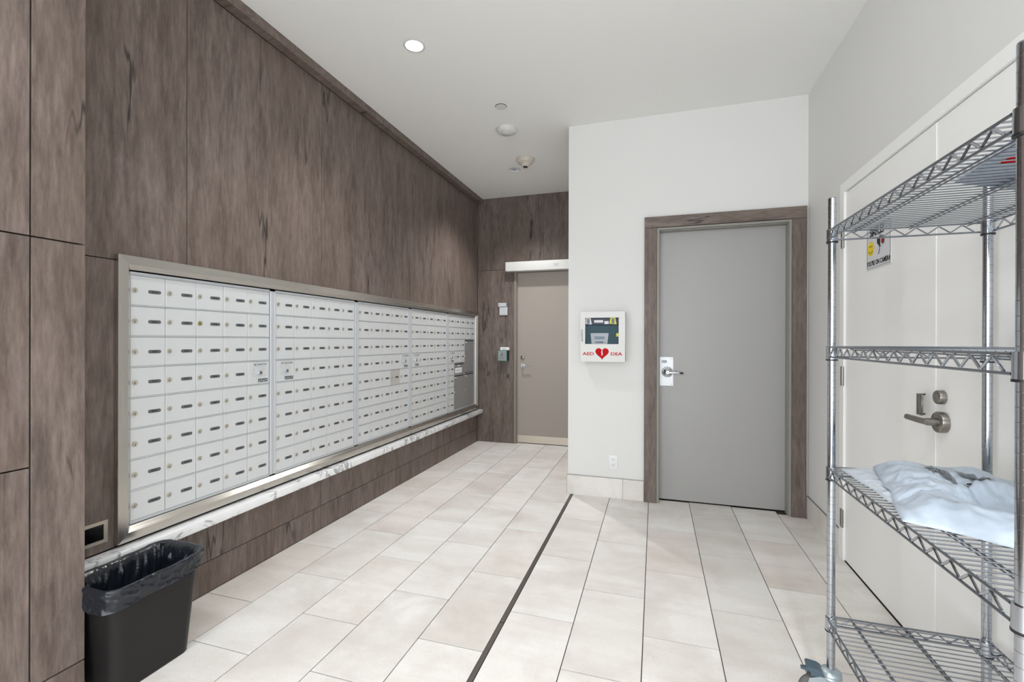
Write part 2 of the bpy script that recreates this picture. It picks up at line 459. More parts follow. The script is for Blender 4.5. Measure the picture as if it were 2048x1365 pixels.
# back wall with the taupe door
wb = struct('wall_back', MB().box(-2.6, -1.704, 5.572, 5.9, 0, H, M['joint']).box(-1.704, -.74, 5.572, 5.9, 2.19, H, M['joint']).box(-.74, 1.6, 5.572, 5.9, 0, H, M['joint']),
            'grey oak laminate end wall around the taupe door', 'wall')
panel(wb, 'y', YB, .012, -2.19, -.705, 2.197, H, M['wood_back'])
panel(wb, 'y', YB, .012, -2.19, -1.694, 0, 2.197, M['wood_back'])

# white block that carries door 103, and its side
wa = struct('wall_alcove', MB().box(XC, .0125, YW, 5.56, 0, H, M['white']).box(.0125, .966, YW+.14, 5.56, 0, H, M['white'])
            .box(.0125, .966, YW, YW+.14, 2.207, H, M['white']).box(.966, 1.6, YW, 5.56, 0, H, M['white']), 'white painted wall that carries the defibrillator cabinet and door 103', 'wall')
bb = thing('baseboard_alcove', 'pale tile skirting along the foot of the white wall', 'baseboard', (-.71, YW, 0), kind='structure')
part('tile', box(-.712, -.2515, 3.881, 3.8895, .0005, .1635, M['tile'], .0006), bb)
part('tile', box(-.2485, -.0845, 3.881, 3.8895, .0005, .1635, M['tile'], .0006), bb)
part('tile', box(-.712, -.7055, 3.8905, 5.555, .0005, .1635, M['tile'], .0006), bb)
part('edge_trim', MB().box(-.712, -.0845, 3.8795, 3.8895, .1638, .1665, M['satin']).box(-.7135, -.7115, 3.8795, 3.8895, .0005, .1638, M['satin']), bb)

# right wall with white double door
D0, D1, DH = 1.312, 3.255, 2.246
wr = struct('wall_right', MB().box(XR, 1.5, D1, YW, 0, H, M['white']).box(XR, 1.5, D0, D1, DH, H, M['white']).box(XR, 1.5, YREAR, D0, 0, H, M['white'])
            .box(1.20, 1.5, D0, D1, 0, DH, M['white']), 'white painted wall with the white double door', 'wall')
bb = thing('baseboard_right', 'pale tile skirting between door 103 and the white double door', 'baseboard', (XR, 3.6, 0), kind='structure')
part('tile', box(1.0665, 1.0745, 3.262, 3.868, .0005, .1635, M['tile'], .0006), bb)
part('edge_trim', box(1.0655, 1.0745, 3.262, 3.868, .1638, .1665, M['satin']), bb)
# added rear wall behind the camera; its invented glazing frames the rear fill light
wr2 = struct('added_wall_rear', MB().box(-2.6, -2.1, -3.2, YREAR, 0, H, M['white']).box(1.0, 1.6, -3.2, YREAR, 0, H, M['white']).box(-2.1, 1.0, -3.2, YREAR, 3.0, H, M['white']),
             'added white wall around the added glazing behind the viewpoint', 'wall')
wn = thing('added_rear_window', 'added glazing behind the viewpoint that frames the rear fill light', 'window', (-.55, -3.1, 0), kind='structure')  # unseen glazing, made up as a frame for the rear fill light
part('pane', box(-2.1, 1.0, -3.11, -3.10, .02, 3.0, M['glass']), wn)
for x in (-2.08, -1.05, -.05, .98): part('mullion', box(x-.02, x+.02, -3.14, -3.06, 0, 3.0, M['alu'], .002), wn)

wn = thing('added_side_window', 'added glazing behind the viewpoint that frames the side fill light', 'window', (-2.19, -2.25, 0), kind='structure')  # invented window, added only to give the side fill light a frame
part('pane', box(-2.186, -2.180, -2.9, -1.65, .3, 2.8, M['smoke']), wn)
for y in (-2.92, -1.63): part('mullion', box(-2.20, -2.15, y-.02, y+.02, 0, 3.0, M['alu'], .002), wn)

# ------------------------------------------------------------------ door 103
d = thing('door_2', 'grey flush door 103 with a wide grey oak casing', 'door', (.49, YW, 0), kind='structure')
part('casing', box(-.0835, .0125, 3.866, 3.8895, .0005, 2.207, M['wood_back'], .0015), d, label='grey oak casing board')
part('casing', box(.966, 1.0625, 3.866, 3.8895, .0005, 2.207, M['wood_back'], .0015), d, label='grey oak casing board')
part('casing', box(-.0835, 1.0625, 3.866, 3.8895, 2.2085, 2.296, M['wood_h'], .0015), d, label='grey oak casing board')
fr = part('frame', box(.0125, .030, 3.874, 3.965, .0005, 2.205, M['frame_grey'], .001), d)
part('frame', box(.949, .966, 3.874, 3.965, .0005, 2.205, M['frame_grey'], .001), d)
part('frame', box(.030, .949, 3.874, 3.965, 2.1885, 2.205, M['frame_grey'], .001), d)
part('door_stop', MB().box(.030, .0335, 3.900, 3.965, .0005, 2.1885, M['frame_grey']), d)
part('door_stop', MB().box(.9455, .949, 3.900, 3.965, .0005, 2.1885, M['frame_grey']), d)
part('door_stop', MB().box(.0335, .9455, 3.900, 3.965, 2.183, 2.1885, M['frame_grey']), d)
part('leaf', box(.030, .952, 3.9655, 4.008, .010, 2.1855, M['grey_door'], .001), d)
lp = part('lock_plate', box(.036, .142, 3.9622, 3.9652, .935, 1.170, M['plate_bright'], .001), d, label='bright steel lock plate')
# rounded corners at the right: small screws
for z in (.948, 1.157):
    b = MB().cyl((.130, 3.9618, z), (.130, 3.9590, z), .0042, n=12, mat=M['satin']); part('screw', b, lp)
tm = text_mesh('103', .030, M['ink'], .0003, .03, .95); o = put('number', tm, lp); o.matrix_basis = Matrix.Translation(-Vector((.49, YW, 0))) @ basis((.070, 3.9616, 1.131), (1, 0, 0), (0, 0, 1)); o['label'] = 'black stamped number 103'
h = MB()
mt = basis((.096, 3.962, 1.048), (1, 0, 0), (0, 0, 1))   # z axis points to -y
h.lathe([(0, .001), (.043, .001), (.043, .006), (.040, .009), (.034, .010), (.033, .014), (.029, .018), (.022, .020), (.020, .026), (.017, .030), (0, .030)], mt, 40, M['chrome'])
h.lathe([(.0145, .030), (.0145, .058), (.012, .062), (0, .062)], mt, 24, M['chrome'])
ho = part('handle_rose', h, lp, label='round chrome lever rose')
b = MB().box(.092, .190, 3.900, 3.912, 1.037, 1.054, M['satin_bright'], .004, 2).cyl((.096, 3.8995, 1.048), (.096, 3.898, 1.048), .005, n=12, mat=M['black'])
part('lever', b, lp, label='chrome lever'); 
b = MB().box(.1905, .216, 3.9005, 3.913, 1.035, 1.052, M['black'], .004, 2); part('lever_tip', b, lp, label='dark lever tip')

# ------------------------------------------------------------------ taupe door in the end wall
d = thing('door_1', 'taupe flush door with steel kick plate at the end of the passage', 'door', (-1.2, 5.6, 0), kind='structure')
part('frame', box(-1.6935, -1.672, 5.552, 5.66, .0005, 2.16, M['tan_edge'], .001), d)
part('frame', box(-.790, -.768, 5.552, 5.66, .0005, 2.16, M['tan_edge'], .001), d)
part('frame', box(-1.6935, -.768, 5.552, 5.66, 2.1605, 2.19, M['tan_edge'], .001), d)
part('door_stop', box(-1.672, -1.666, 5.575, 5.612, .0005, 2.16, M['tan_edge']), d)
part('leaf', box(-1.671, -.791, 5.612, 5.655, .008, 2.158, M['tan_door'], .001), d)
part('kick_plate', box(-1.664, -.80, 5.609, 5.6118, .012, .102, M['kick'], .0004), d, label='brushed steel kick plate')
mt = basis((-1.598, 5.612, 1.087), (1, 0, 0), (0, 0, 1))
part('deadbolt', MB().lathe([(0, .002), (.026, .002), (.026, .010), (.022, .014), (0, .014)], mt, 24, M['satin']), d)
mt = basis((-1.594, 5.612, .980), (1, 0, 0), (0, 0, 1))
b = MB().lathe([(0, .001), (.026, .001), (.026, .010), (.012, .012), (.010, .050), (0, .050)], mt, 24, M['chrome'])
part('handle_rose', b, d)
part('lever', MB().tube([(-1.594, 5.560, .980), (-1.56, 5.560, .980), (-1.485, 5.562, .979)], .0085, 12, M['chrome']), d)

op = thing('door_operator', 'long pale metal door opener box above the taupe door', 'door opener', (-1.28, 5.55, 2.16))
part('housing', box(-1.783, -.765, 5.460, 5.5595, 2.162, 2.276, M['plastic'], .003, 2), op)
b = MB()
for k, x in enumerate((-1.165, -1.151, -1.137, -1.123)): b.box(x, x+.010, 5.4590, 5.4600, 2.222, 2.228, M['ink_soft'])
for k, x in enumerate((-1.160, -1.144, -1.130)): b.box(x, x+.011, 5.4590, 5.4600, 2.207, 2.212, M['ink_soft'])
part('maker_mark', b, op, kind='stuff')
b = MB().cyl((-.92, 5.50, 2.162), (-.92, 5.50, 2.12), .028, n=20, mat=M['satin']); part('arm_hub', b, op)
part('arm', MB().box(-.93, -.80, 5.487, 5.512, 2.112, 2.128, M['satin'], .003), op)
part('arm_shoe', MB().box(-.90, -.84, 5.56, 5.6075, 2.06, 2.11, M['black'], .004).cyl((-.87, 5.555, 2.085), (-.87, 5.49, 2.118), .008, n=12, mat=M['satin']), op)

sg = thing('card_reader', 'small grey reader box, upper of the two square boxes left of the taupe door', 'wall box', (-1.85, YB, 1.75))
part('cover', box(-1.904, -1.795, 5.535, 5.5595, 1.728, 1.778, M['mail_rail'], .003), sg)
sg = thing('wall_switch', 'square grey plate with four buttons, beneath the small grey reader box', 'switch', (-1.84, YB, 1.67))
part('cover', box(-1.888, -1.782, 5.540, 5.5595, 1.622, 1.724, M['alu'], .003), sg)
for x in (-1.866, -1.829):
    for z in (1.638, 1.676): part('button', box(x, x+.030, 5.5375, 5.5400, z, z+.032, M['mail_rail'], .001), sg)
sg = thing('door_push_button', 'square steel push pad with pale green rim left of the taupe door', 'push button', (-1.82, YB, 1.1))
part('back_box', box(-1.886, -1.762, 5.505, 5.5595, 1.043, 1.176, M['black'], .004), sg, label='black mounting box')
part('rim', box(-1.890, -1.776, 5.494, 5.5045, 1.043, 1.172, M['green_edge'], .003), sg, label='pale green rim')
part('pad', box(-1.883, -1.783, 5.490, 5.4938, 1.051, 1.164, M['button'], .001), sg, label='brushed steel pad')
b = MB(); mx = -1.833
b.cyl((mx, 5.4898, 1.146), (mx, 5.4892, 1.146), .005, n=10, mat=M['ink'])
b.box(mx-.003, mx+.002, 5.4892, 5.4898, 1.118, 1.140, M['ink']).box(mx-.003, mx+.014, 5.4892, 5.4898, 1.116, 1.121, M['ink']).box(mx-.012, mx-.006, 5.4892, 5.4898, 1.106, 1.128, M['ink'])
part('wheelchair_mark', b, sg, kind='stuff')
b = MB().box(mx-.032, mx+.032, 5.4892, 5.4898, 1.086, 1.091, M['ink_soft']).box(mx-.028, mx+.022, 5.4892, 5.4898, 1.075, 1.080, M['ink_soft'])
part('lettering', b, sg, kind='stuff')
sg = thing('push_button_notice', 'small white notice stuck just above the push pad', 'notice', (-1.82, YB, 1.2))
part('card', box(-1.872, -1.756, 5.530, 5.5595, 1.178, 1.216, M['label'], .001), sg)
part('print', MB().box(-1.850, -1.80, 5.5294, 5.5299, 1.196, 1.199, M['ink_soft']).box(-1.838, -1.79, 5.5294, 5.5299, 1.188, 1.191, M['ink_soft']), sg, kind='stuff')

# ------------------------------------------------------------------ white double door
d = thing('door_3', 'white double door with satin nickel lever on the right hand wall', 'door', (XR, 2.28, 0), kind='structure')
part('frame', box(1.066, 1.105, 3.192, D1-.001, .0005, DH-.001, M['white_gloss'], .002), d)
part('frame', box(1.066, 1.105, D0+.001, 1.372, .0005, DH-.001, M['white_gloss'], .002), d)
part('frame', box(1.066, 1.105, 1.372, 3.192, 2.186, DH-.001, M['white_gloss'], .002), d)
lf = part('leaf', box(1.078, 1.122, 2.2825, 3.189, .006, 2.1825, M['white_gloss'], .0015), d)
ln = part('leaf', box(1.078, 1.122, 1.375, 2.2795, .006, 2.1825, M['white_gloss'], .0015), d)
part('astragal', box(1.0745, 1.0775, 2.268, 2.296, .008, 2.180, M['white_gloss'], .001), d)
for z0, z1 in ((.197, .300), (1.037, 1.150), (1.855, 1.955)):
    b = MB().cyl((1.0615, 3.192, z0), (1.0615, 3.192, z1), .0075, n=12, mat=M['satin']).box(1.0615, 1.0655, 3.193, 3.226, z0, z1, M['satin'])
    part('hinge', b, lf, label='satin steel butt hinge')
b = MB().box(1.050, 1.0555, 2.315, 2.356, .995, 1.083, M['satin'], .001).cyl((1.0555, 2.350, 1.080), (1.0775, 2.350, 1.080), .003, n=8, mat=M['black']).cyl((1.0555, 2.350, .998), (1.0775, 2.350, .998), .003, n=8, mat=M['black'])
part('pull_plate', b, lf, label='small curved satin pull plate')
mt = basis((1.0778, 2.222, 1.082), (0, -1, 0), (0, 0, 1))
part('deadbolt', MB().lathe([(0, .002), (.027, .002), (.027, .020), (.024, .024), (.012, .025), (0, .022)], mt, 32, M['satin']), ln)
mt = basis((1.0778, 2.215, .985), (0, -1, 0), (0, 0, 1))
b = MB().lathe([(0, .001), (.041, .001), (.041, .022), (.038, .026), (.016, .026), (.014, .060), (0, .062)], mt, 40, M['satin'])
part('handle_rose', b, ln)
part('lever', MB().tube([(1.020, 2.207, .985), (1.014, 2.24, .985), (1.014, 2.30, .985), (1.014, 2.345, .985)], .012, 16, M['satin']), ln)

# ------------------------------------------------------------------ AED cabinet
cb = thing('defibrillator_cabinet', 'white wall cabinet with AED heart logo and a window showing the teal defibrillator', 'cabinet', (-.403, YW, 1.33))
x0, x1, z0, z1, yf = -.580, -.226, 1.131, 1.535, 3.742
b = MB().box(x0+.004, x0+.007, yf+.016, YW-.001, z0+.004, z1-.004, M['plastic']).box(x1-.007, x1-.004, yf+.016, YW-.001, z0+.004, z1-.004, M['plastic'])
b.box(x0+.007, x1-.007, yf+.016, YW-.001, z0+.004, z0+.007, M['plastic']).box(x0+.007, x1-.007, yf+.016, YW-.001, z1-.007, z1-.004, M['plastic']).box(x0+.007, x1-.007, YW-.004, YW-.001, z0+.007, z1-.007, M['plastic'])
part('body', b, cb)
wx0, wx1, wz0, wz1 = -.541, -.276, 1.274, 1.486
b = MB().box(x0, x1, yf, yf+.014, z0, wz0, M['plastic'], .001).box(x0, x1, yf, yf+.014, wz1, z1, M['plastic'], .001).box(x0, wx0, yf, yf+.014, wz0, wz1, M['plastic']).box(wx1, x1, yf, yf+.014, wz0, wz1, M['plastic'])
dr = part('door', b, cb)
part('window_pane', box(wx0, wx1, yf+.008, yf+.011, wz0, wz1, M['glass']), dr)
part('pull_handle', MB().tube([(-.565, yf, 1.39), (-.566, yf-.014, 1.385), (-.566, yf-.018, 1.345), (-.565, yf-.014, 1.300), (-.564, yf, 1.294)], .0045, 8, M['chrome']), dr, label='small curved chrome pull')
hx, hz = -.4055, 1.196
pts = []
for k in range(48):
    a = 2*PI*k/48
    X = 16*math.sin(a)**3; Z = 13*math.cos(a)-5*math.cos(2*a)-2*math.cos(3*a)-math.cos(4*a)
    pts.append((hx+X*.00333, yf-.0004, hz+.006+(Z)*.00325))
part('heart_mark', MB().poly(pts, (0, -.0006, 0), M['red']), dr, label='red heart logo with a white lightning bolt')
bolt = [(a*.72, c*.82) for a, c in [(.008, .030), (-.004, .030), (-.012, .006), (-.003, .006), (-.010, -.014), (-.005, -.013), (-.004, -.034), (.011, -.006), (.003, -.004), (.010, .012), (.000, .012)]]
part('bolt_mark', MB().poly([(hx+a*.9, yf-.0012, hz+.004+c*.85) for a, c in bolt], (0, -.0005, 0), M['label']), dr, label='white lightning bolt')
for s_, x in (('AED', -.5145), ('DEA', -.2935)):
    tm = text_mesh(s_, .0345, M['red'], .0003, .018, 1.38); o = put('lettering', tm, dr)
    o.matrix_basis = Matrix.Translation(-Vector(cb.location)) @ basis((x, yf-.0008, 1.1945), (1, 0, 0), (0, 0, 1)); o['label'] = 'red lettering '+s_
# the device
dv = thing('defibrillator', 'teal defibrillator case with yellow tabs inside the white wall cabinet', 'defibrillator', (-.405, 3.82, 1.139))
b = MB().box(-.560, -.275, 3.785, 3.872, 1.139, 1.428, M['teal'], .012, 3); part('case', b, dv)
part('top_panel', box(-.555, -.28, 3.788, 3.862, 1.4285, 1.50, M['navy'], .006, 2), dv, label='navy top panel')
b = MB().poly([(-.502, 3.7835, 1.362), (-.358, 3.7835, 1.362), (-.372, 3.7835, 1.24), (-.490, 3.7835, 1.24)], (0, -.006, 0), M['device'])
fp = part('front_plate', b, dv, label='pale grey front plate')
part('screen', box(-.470, -.388, 3.7755, 3.7772, 1.312, 1.336, M['screen'], .0008), fp)
part('lettering', MB().box(-.462, -.454, 3.7765, 3.7772, 1.284, 1.295, M['navy']).box(-.450, -.442, 3.7765, 3.7772, 1.284, 1.295, M['navy']).box(-.438, -.400, 3.7765, 3.7772, 1.284, 1.294, M['navy']), fp, kind='stuff')
part('label', box(-.474, -.402, 3.7845, 3.7878, 1.448, 1.468, M['label']), dv, label='white label strip')
part('label', box(-.392, -.358, 3.7845, 3.7878, 1.436, 1.460, M['label']), dv, label='small white and yellow label')
for sx, mm in ((-.323, M['yellow']), (-.520, M['label'])):
    b = MB().poly([(sx-.028, 3.7838, 1.438), (sx+.028, 3.7838, 1.432), (sx+.018, 3.7838, 1.490), (sx-.020, 3.7838, 1.490)], (0, -.008, 0), mm)
    b.box(sx-.011, sx+.011, 3.7745, 3.7756, 1.438, 1.478, M['ink_soft'])
    part('pad_tab', b, dv, label='tab of an electrode pad pack')
part('yellow_catch', box(-.297, -.272, 3.770, 3.7845, 1.334, 1.362, M['yellow'], .002), dv, label='yellow catch')

# ------------------------------------------------------------------ outlet
ot = thing('wall_outlet', 'white double electrical outlet low on the white wall', 'outlet', (-.327, YW, .295))
part('cover_plate', box(-.362, -.293, 3.884, 3.8895, .238, .352, M['socket'], .002, 2), ot)
for zc in (.272, .318):
    so = part('socket', box(-.345, -.310, 3.8815, 3.8838, zc-.017, zc+.017, M['socket'], .001), ot)
    part('slots', MB().box(-.336, -.3335, 3.8808, 3.8814, zc-.002, zc+.010, M['slot']).box(-.3215, -.319, 3.8808, 3.8814, zc-.002, zc+.010, M['slot']).cyl((-.3275, 3.8813, zc-.010), (-.3275, 3.8808, zc-.010), .003, n=8, mat=M['slot']), so, kind='stuff')

# ------------------------------------------------------------------ ceiling fixtures
dl_lab = {0: 'brightly lit round recessed downlight nearest in the ceiling', 1: 'dimmer round recessed downlight at the far end of the ceiling'}
for i, (lx, ly, lp) in enumerate(LIGHTS):
    lab = dl_lab.get(i, ['', '', 'assumed round recessed downlight above the wastebasket end of the mailboxes', 'assumed round recessed downlight above the wire rack', 'assumed rear left round recessed downlight behind the viewpoint', 'assumed rear right round recessed downlight behind the viewpoint'][i])
    t = thing('recessed_downlight', lab, 'downlight', (lx, ly, H), group='recessed ceiling downlights')
    mt = Matrix.Translation((lx, ly, H))
    part('trim_ring', MB().lathe([(.0535, .0008), (.0535, -.003), (.062, -.0035), (.068, -.0008)], mt, 48, M['plastic']), t)
    part('reflector', MB().lathe([(.0535, .001), (.050, .03), (.040, .060), (.0395, .0605)], mt, 40, M['reflector'] if i else M['plastic']), t)
    zz = .012 if i == 0 else .05
    rr = .052 if i == 0 else .036
    part('lamp', MB().lathe([(0, zz), (rr*.5, zz), (rr, zz+.002)], mt, 40, M['lamp'] if i != 1 else M['lamp_soft']), t, label='glowing lamp face')
t = thing('sprinkler_cover', 'small flat round white sprinkler cover in the ceiling', 'sprinkler cover', (-1.148, 3.396, H))
part('cover', MB().cyl((-1.148, 3.396, H-.0035), (-1.148, 3.396, H-.007), .042, n=40, mat=M['plastic']), t)
part('collar', MB().cyl((-1.148, 3.396, H-.0005), (-1.148, 3.396, H-.0035), .0445, n=32, mat=M['gap']), t)
t = thing('smoke_detector', 'round white low dome detector, nearer of the two on the ceiling', 'smoke detector', (-1.225, 3.775, H))
mt = Matrix.Translation((-1.225, 3.775, H))
part('base', MB().lathe([(0, -.0008), (.088, -.0008), (.090, -.006), (.088, -.016)], mt, 48, M['plastic']), t)
part('dome', MB().lathe([(.088, -.0165), (.080, -.030), (.066, -.036), (.064, -.034), (.058, -.034), (.052, -.040), (0, -.043)], mt, 48, M['plastic']), t)
t = thing('heat_detector', 'off-white bell shaped detector with a protruding nozzle, farther one on the ceiling', 'heat detector', (-1.244, 4.448, H))
mt = Matrix.Translation((-1.244, 4.448, H))
part('base', MB().lathe([(0, -.0008), (.088, -.0008), (.090, -.010), (.088, -.022), (.078, -.040)], mt, 48, M['beige']), t)
part('dome', MB().lathe([(.078, -.0405), (.050, -.052), (.042, -.056), (.040, -.070), (.026, -.078), (0, -.080)], mt, 48, M['beige']), t)
part('nozzle', MB().lathe([(.022, -.0785), (.020, -.096), (.010, -.100), (0, -.100)], mt, 24, M['black']).lathe([(.018, -.0965), (.017, -.104), (0, -.106)], mt, 24, M['beige']), t, label='dark ringed nozzle')

# ------------------------------------------------------------------ mailbox banks
XM = -2.190
PC, PR, ZT = .152, .1358, 1.5865
starts = [1.430, 2.239, 3.052, 3.866, 4.680]
gx = .0014
def mesh_door(nc, nr, mat):
    wv, hv = nc*PC-2*gx, nr*PR-.0072
    return MB().box(-.010, 0, 0, wv, 0, hv, mat, .0010).mesh('mail_door')
DOOR = {}
def door_mesh(nc, nr, key):
    if (nc, nr, key) not in DOOR: DOOR[(nc, nr, key)] = mesh_door(nc, nr, M[key])
    return DOOR[(nc, nr, key)]
def mk_lock(mat):
    b = MB().lathe([(.0115, .0002), (.0115, .0035), (.0105, .0045), (.0085, .0045), (.008, .0040), (0, .0040)], basis((0, 0, 0), (0, 1, 0), (0, 0, 1)), 20, mat)
    b.box(.0041, .0044, -.0012, .0012, -.007, .001, M['gap'])
    return b.mesh('lock')
LOCK = mk_lock(M['nickel']); LOCKB = mk_lock(M['brass'])
def mk_plate():
    pts = []
    w2, r = .0285, .0078
    for k in range(9): a = -PI/2+PI*k/8; pts.append((.0002, w2-r+r*math.cos(a), r*math.sin(a)))
    for k in range(9): a = PI/2+PI*k/8; pts.append((.0002, -(w2-r)+r*math.cos(a), r*math.sin(a)))
    b = MB().poly(pts, (.0010, 0, 0), M['plate'])
    for y in (-.013, -.004, .005): b.box(.0012, .0014, y, y+.0065, -.0035, .0035, M['plate_ink'])
    return b.mesh('name_plate')
PLATE = mk_plate()
def master_panel(unit, y0, z0, far):
    """service lock panel in the place of a mail door"""
    p = put('service_panel', door_mesh(1, 1, 'mail'), unit, (0, y0, z0)); p['label'] = 'service lock panel with a bar handle'
    w, h = PC, PR
    def q(name, mb, **kw):
        o = build(name, mb, p); 
        for k, v in kw.items(): o[k] = v
    q('bar_handle', MB().box(.018, .026, .040, .108, h-.028, h-.020, M['chrome'], .002, 2).box(.0002, .018, .042, .050, h-.028, h-.020, M['satin']).box(.0002, .018, .098, .106, h-.028, h-.020, M['satin']), label='bright bar handle')
    q('service_lock', MB().lathe([(.0135, .0002), (.0135, .010), (.0115, .012), (0, .012)], basis((0, .078, .062), (0, 1, 0), (0, 0, 1)), 24, M['chrome']).cyl((.0121, .078, .062), (.0126, .078, .062), .004, n=12, mat=M['gap']))
    b = MB()
    for dy in (-.036, .036):
        for dz in (-.018, .020): b.cyl((.0002, .078+dy, .062+dz), (.0014, .078+dy, .062+dz), .0035, n=8, mat=M['mail_rail'])
    q('rivets', b, kind='stuff')
    b = MB().box(.0002, .0010, .070, .138, .008, .028, M['plate'])
    for k in range(4): b.box(.0011, .0013, .073+.016*k, .084+.016*k, .013+.004*(k % 2), .016+.004*(k % 2), M['label'])
    q('maker_label', b, label='small grey printed label')
unit_lab = ['silver bank of mailboxes nearest the wastebasket, with its service panel in the right column',
            'silver bank of mailboxes second from the wastebasket, service panel in its left column',
            'silver bank of mailboxes in the middle of the five, with one worn darker door',
            'silver bank of mailboxes fourth from the wastebasket, service panel in its left column',
            'silver bank of mailboxes farthest away, with the large grey parcel doors']
for ui, ys0 in enumerate(starts):
    u = thing('mailbox_bank', unit_lab[ui], 'mailboxes', (XM, ys0, .500), group='banks of apartment mailboxes')
    W = 5*PC; Hh = 8*PR
    # carcass and face frame, in local coordinates (x depth, y along the wall, z up)
    b = MB().box(-.13, -.0105, -.014, W+.014, -.006, Hh+.006, M['gap'])
    part_o = put('carcass', b.mesh('carcass'), u)
    nxt = starts[ui+1]-ys0 if ui < 4 else W+.075
    ya, yb = (-.022 if ui else -.008), W+.024
    left_w = -.022
    def stile(y0, y1):
        bb_ = MB().box(-.0100, .0065, y0, y1, -.004, Hh+.004, M['alu'], .0015)
        put('stile', bb_.mesh('stile'), u)
    if ui: stile(-.021, -.004)
    else: stile(-.0030, -.0006)
    stile(W+.003, nxt-.0245 if ui < 4 else W+.020)
    if ui == 4: stile(W+.022, W+.026)
    for za, zb_ in ((Hh+.0030, Hh+.0118), (-.0095, -.0030)):
        put('head_strip', MB().box(-.0100, .0018, -.0005, W+.0025, za, zb_, M['alu'], .0005).mesh('head_strip'), u)
    # rails between the rows
    rows_full = range(9) if ui < 4 else (0, 1, 2, 8)
    for r in range(9):
        z = Hh-r*PR
        y1 = W
        if ui == 4: y1 = {3: 3*PC, 4: 3*PC, 5: 3*PC, 6: PC, 7: PC}.get(r, W)
        rb = MB().box(-.0100, .0022, 0, y1, z-.0026, z+.0024, M['mail_rail'], .0006)
        put('rail', rb.mesh('rail'), u)
    def door(c, r, nc=1, nr=1, key='mail', lock=True, plate=True):
        z = Hh-(r+nr)*PR+.0035
        dd = put('mail_door', door_mesh(nc, nr, key), u, (random.uniform(-.0006, .0006), c*PC+gx, z))
        if key == 'mail_dark': dd['label'] = 'worn darker mail door'
        if lock:
            k = put('lock', LOCKB if (ui == 0 and (r, c) == (1, 2)) else LOCK, dd, (0, .0165, PR*.47))
            if ui == 0 and (r, c) == (1, 2): k['label'] = 'brass coloured lock'
            k.rotation_euler = (random.uniform(-.25, .25), 0, 0)
        if plate: put('number_plate', PLATE, dd, (0, .1015, PR*.46))
        return dd
    for r in range(8):
        for c in range(5):
            if (ui, r, c) in ((0, 3, 4), (1, 3, 0), (2, 3, 4), (3, 3, 0), (4, 3, 0)):
                master_panel(u, c*PC+gx, Hh-(r+1)*PR+.0035, ui); continue
            if ui == 4 and ((c >= 3 and r >= 2) or (c >= 1 and r >= 4)): continue
            door(c, r, key='mail_dark' if (ui, r, c) == (2, 4, 3) else 'mail')
    if ui == 4:
        for (c, r, nr, lab) in ((3, 2, 3, 'tall parcel door'), (1, 4, 1, 'outgoing mail door'), (1, 5, 3, 'parcel door'), (3, 5, 3, 'parcel door')):
            dd = door(c, r, 2, nr, 'parcel', False, False); dd['label'] = lab+' in darker grey'
            hz = nr*PR-.0072
            so = build('mail_slot', MB().box(.0002, .0016, .018, 2*PC-.040, hz-.020, hz-.010, M['gap']), dd); so['label'] = 'black slot'
            lb = build('number_label', MB().box(.0002, .0012, .020 if nr > 1 else .10, .066 if nr > 1 else .16, hz-.040, hz-.028, M['label']), dd)
            if nr == 1:
                nb = MB().box(.0002, .0012, .025, .215, .012, .070, M['label']).box(.0013, .0014, .045, .19, .044, .047, M['ink_soft']).box(.0013, .0014, .050, .18, .034, .037, M['ink_soft'])
                build('notice', nb, dd)['label'] = 'white paper notice'
            else:
                k = put('lock', LOCK, dd, (0, .012, hz*.5))

# stainless surround, four mitred rails
sf = thing('mailbox_surround', 'wide brushed stainless steel frame around all the mailboxes', 'frame', (XL, 3.45, .43))
oy0, oy1, oz0, oz1 = 1.366, 5.537, .429, 1.663
prof = [(0, .000), (0, .026), (.038, .030), (.058, .008), (.060, .0)]   # (inwards, proud of the wall)
def rail(corner_a, corner_b, in_a, in_b, mat, depth_in=.0):
    b = MB(); i = b._m(mat); A = []; B = []
    for (d_, p_) in prof:
        A.append(b.bm.verts.new((XL+.0004+p_, corner_a[0]+in_a[0]*d_, corner_a[1]+in_a[1]*d_)))
        B.append(b.bm.verts.new((XL+.0004+p_, corner_b[0]+in_b[0]*d_, corner_b[1]+in_b[1]*d_)))
    n = len(prof)
    for k in range(n): b.bm.faces.new((A[k], A[(k+1) % n], B[(k+1) % n], B[k]))
    b.bm.faces.new(A[::-1]); b.bm.faces.new(B)
    return part('rail', b, sf)
e = .0004
rail((oy0, oz1), (oy1, oz1), (1, -1), (-1, -1), M['steel'])
rail((oy0, oz0), (oy1, oz0), (1, 1), (-1, 1), M['steel'])
rail((oy0, oz0), (oy0, oz1), (1, 1), (1, -1), M['steel_v'])
rail((oy1, oz0), (oy1, oz1), (-1, 1), (-1, -1), M['steel_v'])

# marble ledge
ct = thing('marble_ledge', 'long white marble ledge with grey veins beneath the mailboxes', 'ledge', (-2.15, 3.3, .367))
part('slab', box(-2.1885, -2.115, 1.134, 5.559, .3675, .4145, M['marble'], .003, 2), ct)

# wall box by the pillar
vb = thing('recessed_wall_box', 'small black recessed box with stainless rim beside the pillar above the marble ledge', 'wall box', (XL, 1.24, .50))
b = MB()
for (a0, a1, c0, c1) in ((1.145, 1.341, .534, .548), (1.145, 1.341, .456, .470), (1.145, 1.159, .470, .534), (1.326, 1.341, .470, .534)): b.box(-2.1895, -2.183, a0, a1, c0, c1, M['kick'])
part('rim', b, vb, label='stainless rim'); part('glass_face', box(-2.1895, -2.1865, 1.1595, 1.3255, .4705, .5335, M['smoke']), vb)

